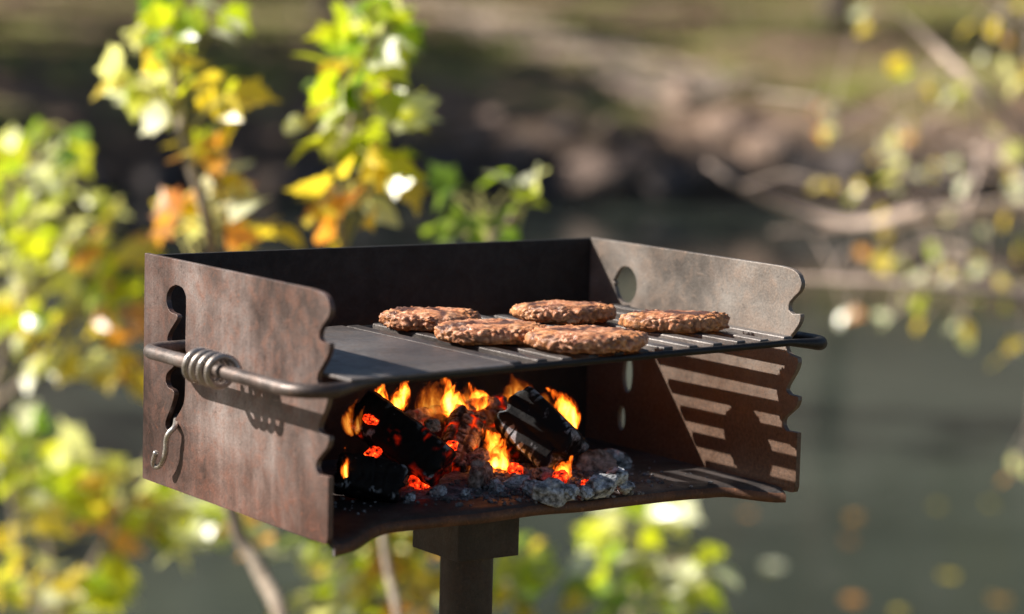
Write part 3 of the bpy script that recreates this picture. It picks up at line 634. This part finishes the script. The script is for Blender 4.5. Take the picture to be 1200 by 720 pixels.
# ------------------------------------------------------------------ patties
def ong(u, v, dz):
    d = ray(u, v); k = Vector((-.018, 0, 1)); c_ = GZ-.018*.2+dz+Z0
    return CAM+d*((c_-k.dot(CAM))/k.dot(d))
LH = Vector((.79, -.613))                    # heading of the patties' long axis
def patty(u, v, r, label, seed, depth=.74):
    c = ong(u, v, .0085+.0088); th = .0090
    bm = bmesh.new(); bmesh.ops.create_icosphere(bm, subdivisions=6, radius=1.)
    bl = bm.verts.layers.float.new('bump')
    for vt in bm.verts:
        p = vt.co.copy(); rho = math.hypot(p.x, p.y); ang = math.atan2(p.y, p.x)
        e = 1+.13*nz(math.cos(ang)*1.1, math.sin(ang)*1.1, 1., seed)+.05*nz(math.cos(ang)*4, math.sin(ang)*4, 1., seed+3)
        ex = max(1e-6, rho)**.55; x, y = p.x/max(rho, 1e-6)*ex*e*r, p.y/max(rho, 1e-6)*ex*e*r
        z = math.copysign(abs(p.z)**.62, p.z)*th*(1+.12*nz(x*30, y*30, 1., seed))
        q = Vector((x, y, z))
        q2 = q+Vector((noise.noise(q*90), noise.noise(q*90+Vector((9, 0, 0))), noise.noise(q*90+Vector((0, 9, 0)))))*.004
        d1 = noise.voronoi(q2*165+Vector((seed, 0, 0)))[0]; d2 = noise.voronoi(q2*270+Vector((0, seed, 0)))[0]
        lump = max(0., 1-d1[0]*1.35); lump2 = max(0., 1-d2[0]*1.4)
        side = (.40+.60*(1-min(1, abs(p.z)**2*1.3)))*max(.25, .9+1.5*noise.noise(q*32+Vector((seed, seed, 0))))
        q += p.normalized()*((lump-.4)*.0046+(lump2-.4)*.0020)*side
        q += Vector((0, 0, .0012*noise.noise(q*60+Vector((seed, 3, 1)))))
        if q.z < -.0088: q.z = -.0088
        along = q.x*LH.x+q.y*LH.y; deep = -q.x*LH.y+q.y*LH.x
        q = Vector((LH.x*along-LH.y*deep*depth, LH.y*along+LH.x*deep*depth, q.z))
        vt.co = q; vt[bl] = lump*.8+lump2*.3
    me = bpy.data.meshes.new('patty'); bm.to_mesh(me); bm.free()
    for p in me.polygons: p.use_smooth = True
    o = link('hamburger_patty', me, M['meat'], None, c); o.rotation_euler = (0, -math.atan(.018), 0)
    tag(o, label, 'patty', 'hamburger patties on the grate')
    o.data.update()
patty(502, 374, .0475, 'hamburger patty at the back left of the grate, next to the griddle plate', 1.3)
patty(575, 389, .0505, 'hamburger patty in the front row left, in front of the back left patty', 2.7)
patty(661, 366, .0490, 'hamburger patty at the back middle of the grate against the black wall', 4.1, .56)
patty(690, 398, .0525, 'large hamburger patty in the front middle, nearest the viewer', 5.6)
patty(791, 377, .0480, 'hamburger patty farthest right, beside the grey side wall with the round hole', 7.2, .5)

# ------------------------------------------------------------------ fire
def log(name, A, B, r, mat, label, seed, square=.0, cells=(9, 7), ashlvl=1., emb=0., crack=1., facets=False, cat='log'):
    A = Vector(A); B = Vector(B); L = (B-A).length; ax = (B-A).normalized(); mid = (A+B)/2
    x = (Vector((0, 0, 1))-ax*ax.z).normalized(); y = ax.cross(x)
    ns, nl = 72, 56; bm = bmesh.new(); la = bm.verts.layers.float.new('ash'); le = bm.verts.layers.float.new('ember')
    rg = random.Random(seed); offs = [rg.random() for _ in range(cells[1]+1)]
    rings = []
    for i in range(nl+1):
        s_ = i/nl; ring = []
        for k in range(ns):
            a = 2*math.pi*k/ns
            pw = 9 if facets else 4; sq = (abs(math.cos(a+.5))**pw+abs(math.sin(a+.5))**pw)**(-1/pw)
            rad = r*((1-square)+square*sq*.93)*(1+.10*nz(math.cos(a)*1.5, math.sin(a)*1.5+s_*2, 1., seed))
            ci = a/(2*math.pi)*cells[1]; row = int(ci) % cells[1]; fa = ci-int(ci)
            wob = (.75 if facets else .25)*nz(s_*6, a*2, 1., seed+7)
            cj = s_*cells[0]*(.8+.5*offs[row])+offs[row]*5+wob; fl = cj-math.floor(cj)
            ed = min(fa, 1-fa)*r*2*math.pi/cells[1]; el = min(fl, 1-fl)*L/cells[0]
            dcr = min(ed*1.0, el*1.0); cr_ = 1-sm(.0, .0030, dcr)
            endf = min(1., min(s_, 1-s_)*14)
            rad -= crack*.0034*cr_*(.4+.6*abs(nz(a*3, s_*9, 1., seed+2))*2)
            rad *= .86+.14*math.sqrt(endf)
            jag = .006*nz(math.cos(a)*2.5, math.sin(a)*2.5, 1., seed+11)*(1 if i > nl/2 else -1)*(abs(s_-.5) > .42)
            ash = (sm(.0010, .0030, dcr)*(1-sm(.0030, .0058, dcr))*.85+.3)*(.3+1.5*max(0, .5+nz(a*1.3, s_*5, 1., seed+4)))
            if facets:
                rad -= .0022*sm(.25, .6, nz(a*2.2, s_*1.2, 1., seed+40))+.0010*nz(a*7, s_*2.5, 1., seed+41)
                ridge = abs(math.sin(2*(a+.5)))**5+.75*max(0, nz(a*3.2, s_*.8, 1., seed+42))
                dash = sm(.10, .2, fl)*(1-sm(.72, .85, fl))
                ash = ridge*dash*max(0, .35+1.5*nz(a*2, s_*5, 1., seed+43))*1.5
            if abs(s_-.5) > .47: ash += .35
            v = bm.verts.new(A-mid+ax*(L*s_+jag)+(x*math.cos(a)+y*math.sin(a))*rad)
            v[la] = min(1.3, ash*ashlvl); v[le] = emb*max(0., cr_-.2)*max(0, nz(a*1.2, s_*4, 1., seed+21)-.12)*2.2
            ring.append(v)
        rings.append(ring)
    for i in range(nl):
        for k in range(ns): bm.faces.new((rings[i][k], rings[i][(k+1) % ns], rings[i+1][(k+1) % ns], rings[i+1][k]))
    for ring, sgn in ((rings[0], -1), (rings[-1], 1)):
        prev = ring
        for q in (.75, .5, .25):
            cur = []
            c = sum((v.co for v in ring), Vector())/ns
            for k, v in enumerate(ring):
                co = c+(v.co-c)*q+ax*.0022*nz(q*20, k*.35, 1., seed+30)*1.2
                nv = bm.verts.new(co); nv[la] = .5*ashlvl*(.4+abs(nz(q*9, k*.3, 1., seed))); nv[le] = emb*.6*max(0, nz(q*5, k*.2, 1., seed+5)); cur.append(nv)
            for k in range(ns):
                f = (prev[k], cur[k], cur[(k+1) % ns], prev[(k+1) % ns]); bm.faces.new(f if sgn > 0 else f[::-1])
            prev = cur
        bm.faces.new(prev)
    bmesh.ops.recalc_face_normals(bm, faces=bm.faces[:])
    me = bpy.data.meshes.new(name); bm.to_mesh(me); bm.free()
    for p in me.polygons: p.use_smooth = True
    return tag(link(name, me, M[mat], None, mid), label, cat, 'charred firewood in the firebox')
log('charred_log', on(602, 478, 1, .20), on(664, 537, 1, .145), .0275, 'char', 'black log with grey ash dashes along its ridges leaning over the coals right of centre', 3, .95, (9, 8), .8, .0, .04, True)
log('charred_log', on(421, 480, 1, .215), on(519, 551, 1, .145), .0225, 'char', 'long black log slanting down across the left half of the fire', 5, .8, (8, 7), .40, .12, .35, True)
log('charred_log', on(395, 553, 1, .15), on(469, 571, 1, .125), .0190, 'char', 'short black log lying at the left front with a pale ash end', 8, .7, (6, 7), .65, .0, .35, True)
log('charred_log', on(480, 505, 1, .255), on(592, 486, 1, .235), .0200, 'brown_char', 'scorched brown log lying across the back of the fire', 12, .3, (8, 7), .8, .5)
log('charred_log', on(548, 492, 1, .215), on(527, 552, 1, .185), .0185, 'brown_char', 'stubby brown log end standing between the two black logs', 15, .4, (5, 8), .7, .4)
log('charred_log', on(598, 505, 1, .215), on(640, 548, 1, .185), .0190, 'char', 'dark log end tucked under the ash-dashed black log', 18, .4, (5, 8), .25, .2)

def coal_mesh(seed, facet):
    bm = bmesh.new(); bmesh.ops.create_icosphere(bm, subdivisions=5, radius=1.); la = bm.verts.layers.float.new('ash'); le = bm.verts.layers.float.new('ember')
    rg = random.Random(seed); pl_ = [(Vector([rg.gauss(0, 1) for _ in range(3)]).normalized(), rg.uniform(.62, .9)) for _ in range(9)]
    for v in bm.verts:
        p = v.co.copy()
        k = min([h_/max(.05, p.dot(n_)) for n_, h_ in pl_ if p.dot(n_) > .2]+[1.05])
        q = p*k; q += p*(.26*noise.noise(q*1.3+Vector((seed, 0, 0)))+.09*noise.noise(q*3.1+Vector((0, seed, 0)))+.05*noise.noise(q*8+Vector((0, 0, seed)))+.035*noise.noise(q*17))
        v.co = Vector((q.x, q.y*.85, q.z*.75)); v[la] = .75+.5*noise.noise(q*2+Vector((0, 0, seed))); v[le] = 0.
    for v in bm.verts: v.co *= .012
    me = bpy.data.meshes.new('coal'); bm.to_mesh(me); bm.free()
    for p in me.polygons: p.use_smooth = True
    return me
CO = [coal_mesh(s_, 1) for s_ in (1, 2, 3, 4, 5)]
for me in CO: me.materials.append(M['ash_coal'])
CE = [m_.copy() for m_ in CO[:3]]
for me in CE: me.materials.clear(); me.materials.append(M['ember'])
CB = [m_.copy() for m_ in CO[:3]]
for me in CB: me.materials.clear(); me.materials.append(M['brown_char'])
# x, y, width px, kind, label; resting on the floor or on the pile
A_, E_, B_ = CO, CE, CB
coals = [(646, 577, 38, A_, 'grey ash-covered coal at the front, lying beneath the lower end of the ash-dashed black log', .012), (668, 578, 30, A_, 'grey coal second from the left in the pale front row', .011), (704, 570, 34, A_, 'large grey coal at the front right of the pile', .013), (722, 560, 34, A_, 'grey coal at the right side of the pile below a cracked one', .018), (734, 571, 22, A_, 'outermost pale grey coal at the right end of the pile', .009),
         (693, 545, 48, B_, 'round brownish coal below the right end of the ash-dashed black log', .026), (722, 540, 36, A_, 'cracked grey coal topmost at the right of the pile', .036), (625, 572, 26, A_, 'grey coal at the left end of the pale front row', .010), (603, 566, 24, A_, 'small grey coal in front of the red glowing one beside the middle flame', .010), (562, 556, 40, B_, 'pinkish brown ashy lump between the brown log and the yellow flame', .016), (582, 570, 24, A_, 'small grey coal in front of the pinkish brown lump', .008), (686, 578, 22, A_, 'smaller grey coal third in the pale front row', .008),
         (513, 577, 18, A_, 'small pale grey coal in front of the long black log', .007), (655, 560, 34, E_, 'glowing orange coal under the lower end of the ash-dashed black log', .016), (690, 568, 26, E_, 'red glowing coal under the round brownish coal', .012), (604, 550, 30, E_, 'red glowing coal right of the yellow middle flame', .016), (490, 566, 40, E_, 'red glowing coal under the long slanting log', .010), (437, 532, 30, E_, 'red glowing coal behind the short black log', .030), (434, 492, 22, E_, 'red ember glowing high on the left of the fire', .060),
         (531, 523, 26, E_, 'orange ember between the brown log pieces', .045), (575, 553, 26, E_, 'orange ember at the foot of the yellow middle flame', .013), (480, 583, 14, A_, 'tiny grey cinder in front of the short black log', .006), (545, 578, 14, A_, 'tiny grey cinder at the foot of the long black log', .006), (640, 558, 26, B_, 'brown lump just left of the glowing orange coal', .014), (560, 536, 26, B_, 'brown lump left of the yellow middle flame', .034), (505, 500, 24, B_, 'brown lump behind the long black log', .06)]
for i, (px, py, wd, kind, lab, z) in enumerate(coals):
    p = on(px, py, 2, z) if z < .02 else on(px, py, 1, .165+.3*(z-.02))
    if lab and 'high on' in lab: p = on(px, py, 1, .185)
    s_ = wd*(p-CAM).length/FPX/2/.012
    o = link('coal', kind[i % len(kind)], None, None, p); s_ *= .70 if kind is E_ else 1.08
    o.scale = (s_*random.uniform(1., 1.25), s_*random.uniform(.9, 1.15), s_*random.uniform(.85, 1.05)); o.rotation_euler = (random.uniform(-.4, .4), random.uniform(-.4, .4), random.uniform(0, 6.28))
    tag(o, lab or ('grey ash-covered coal in the pile on the firebox floor' if kind is A_ else 'brownish half-burnt lump in the fire'), 'coal', 'coals in the firebox')
# bed of ash and small cinders (nobody could count them)
m = MB(); rg = random.Random(5); ico = bmesh.new(); bmesh.ops.create_icosphere(ico, subdivisions=1, radius=1.); iv = [v.co.copy() for v in ico.verts]; iff = [tuple(v.index for v in f.verts) for f in ico.faces]; ico.free()
for _ in range(1500):
    cx, cy_ = (rg.gauss(.30, .05), rg.gauss(.13, .035)) if rg.random() < .8 else (rg.gauss(.25, .10), rg.gauss(.17, .06))
    if not (.02 < cx < .48 and .05 < cy_ < .32): continue
    s_ = .0007+abs(rg.gauss(0, .0013)); st_ = Vector((rg.uniform(.7, 1.3), rg.uniform(.7, 1.3), rg.uniform(.5, .9)))
    hgt = .010*math.exp(-((cx-.29)/.08)**2-((cy_-.17)/.045)**2)
    m.add([Vector((cx, cy_, .003+hgt+s_*.3))+Vector((v.x*st_.x, v.y*st_.y, v.z*st_.z))*s_*rg.uniform(.8, 1.15) for v in iv], iff)
NX = 60
mv = []; 
for j in range(NX+1):
    for i in range(NX+1):
        x = .06+.38*i/NX; y = .07+.22*j/NX
        hgt = .012*math.exp(-((x-.28)/.09)**2-((y-.18)/.05)**2)*(1+.5*nz(x*40, y*40, 1., 2))-.0008+.0012*nz(x*90, y*90, 1., 3)
        mv.append((x, y, .003+hgt))
m.add(mv, [(j*(NX+1)+i, j*(NX+1)+i+1, (j+1)*(NX+1)+i+1, (j+1)*(NX+1)+i) for j in range(NX) for i in range(NX)])
tag(m.build('ash_bed', M['ash'], None, Vector((0, 0, Z0))), 'bed of grey ash and small cinders on the firebox floor', kind='stuff')

def flame(label, tongues, yv, mat='flame'):
    m = MB(); tip = []; r0 = on(tongues[0][0][0], tongues[0][0][1], 1, yv)
    for tg in tongues:
        P = [on(x, y, 1, yv+.004*math.sin(i*1.3)) for i, (x, y, w_) in enumerate(tg)]
        sc = (P[0]-CAM).length/FPX/2
        R = [w_*sc*1.6 for x, y, w_ in tg]
        Q = smoothpath([(p.x, p.y, p.z) for p in P], 6); RQ = [max(.0003, v.x) for v in smoothpath([(r_, 0, 0) for r_ in R], 6)]
        n0 = len(m.v); m.tube([q-r0 for q in Q], RQ, 16)
        tip += [i/(len(Q)-1) for i in range(len(Q)) for _ in range(16)]
    o = m.build('flame', M[mat], None, r0, smooth=True)
    at = o.data.attributes.new('tip', 'FLOAT', 'POINT'); at.data.foreach_set('value', tip)
    tag(o, label, 'flame', 'flames of the wood fire')
flame('forked yellow-orange flame at the left under the griddle plate', [[(458, 490, 5), (450, 474, 13), (446, 460, 12), (448, 448, 8), (445, 436, 2)], [(457, 490, 5), (466, 474, 16), (472, 462, 14), (474, 450, 10), (481, 438, 2)]], .215)
flame('curling orange flame above the brown log', [[(549, 496, 4), (541, 480, 15), (531, 464, 16), (526, 450, 12), (518, 436, 2)], [(534, 494, 4), (526, 478, 14), (528, 462, 12), (534, 450, 2)]], .225)
flame('broad dim orange flame behind the brown log', [[(512, 504, 8), (508, 484, 34), (512, 464, 30), (520, 448, 18), (516, 434, 3)], [(540, 500, 8), (548, 482, 30), (545, 464, 24), (556, 446, 3)]], .25, 'dim_flame')
flame('small orange flame beside the top of the ash-dashed black log', [[(566, 492, 6), (563, 476, 22), (557, 463, 17), (549, 448, 2)], [(572, 490, 5), (574, 474, 14), (568, 458, 2)]], .235)
flame('bright yellow upright flame in the middle of the coals', [[(578, 566, 6), (581, 550, 22), (583, 532, 20), (579, 518, 22), (570, 508, 16), (557, 502, 3)], [(588, 560, 5), (590, 544, 12), (586, 526, 2)]], .16)
flame('yellow flame curling behind the ash-dashed black log', [[(668, 510, 5), (667, 492, 18), (662, 476, 20), (653, 464, 16), (639, 454, 2)], [(672, 506, 4), (674, 488, 10), (668, 466, 2)]], .205)
flame('dim reddish flame behind the ash-dashed black log', [[(642, 508, 8), (632, 488, 30), (638, 468, 22), (646, 450, 3)]], .23, 'dim_flame')
flame('dim reddish flame under the grate left of the ash-dashed black log', [[(596, 486, 10), (606, 466, 32), (602, 448, 20), (598, 436, 3)]], .25, 'dim_flame')
flame('faint orange flame at the far left of the fire', [[(414, 512, 5), (407, 498, 11), (411, 482, 10), (420, 466, 2)], [(418, 510, 4), (420, 494, 8), (428, 474, 2)]], .19, 'dim_flame')
flame('thin yellow flame rising near the left wall notch', [[(406, 568, 3), (404, 552, 7), (406, 540, 6), (404, 524, 1)]], .13)
flame('short orange flame licking out between the coals on the right', [[(654, 570, 5), (658, 556, 18), (664, 545, 14), (672, 533, 2)]], .125)
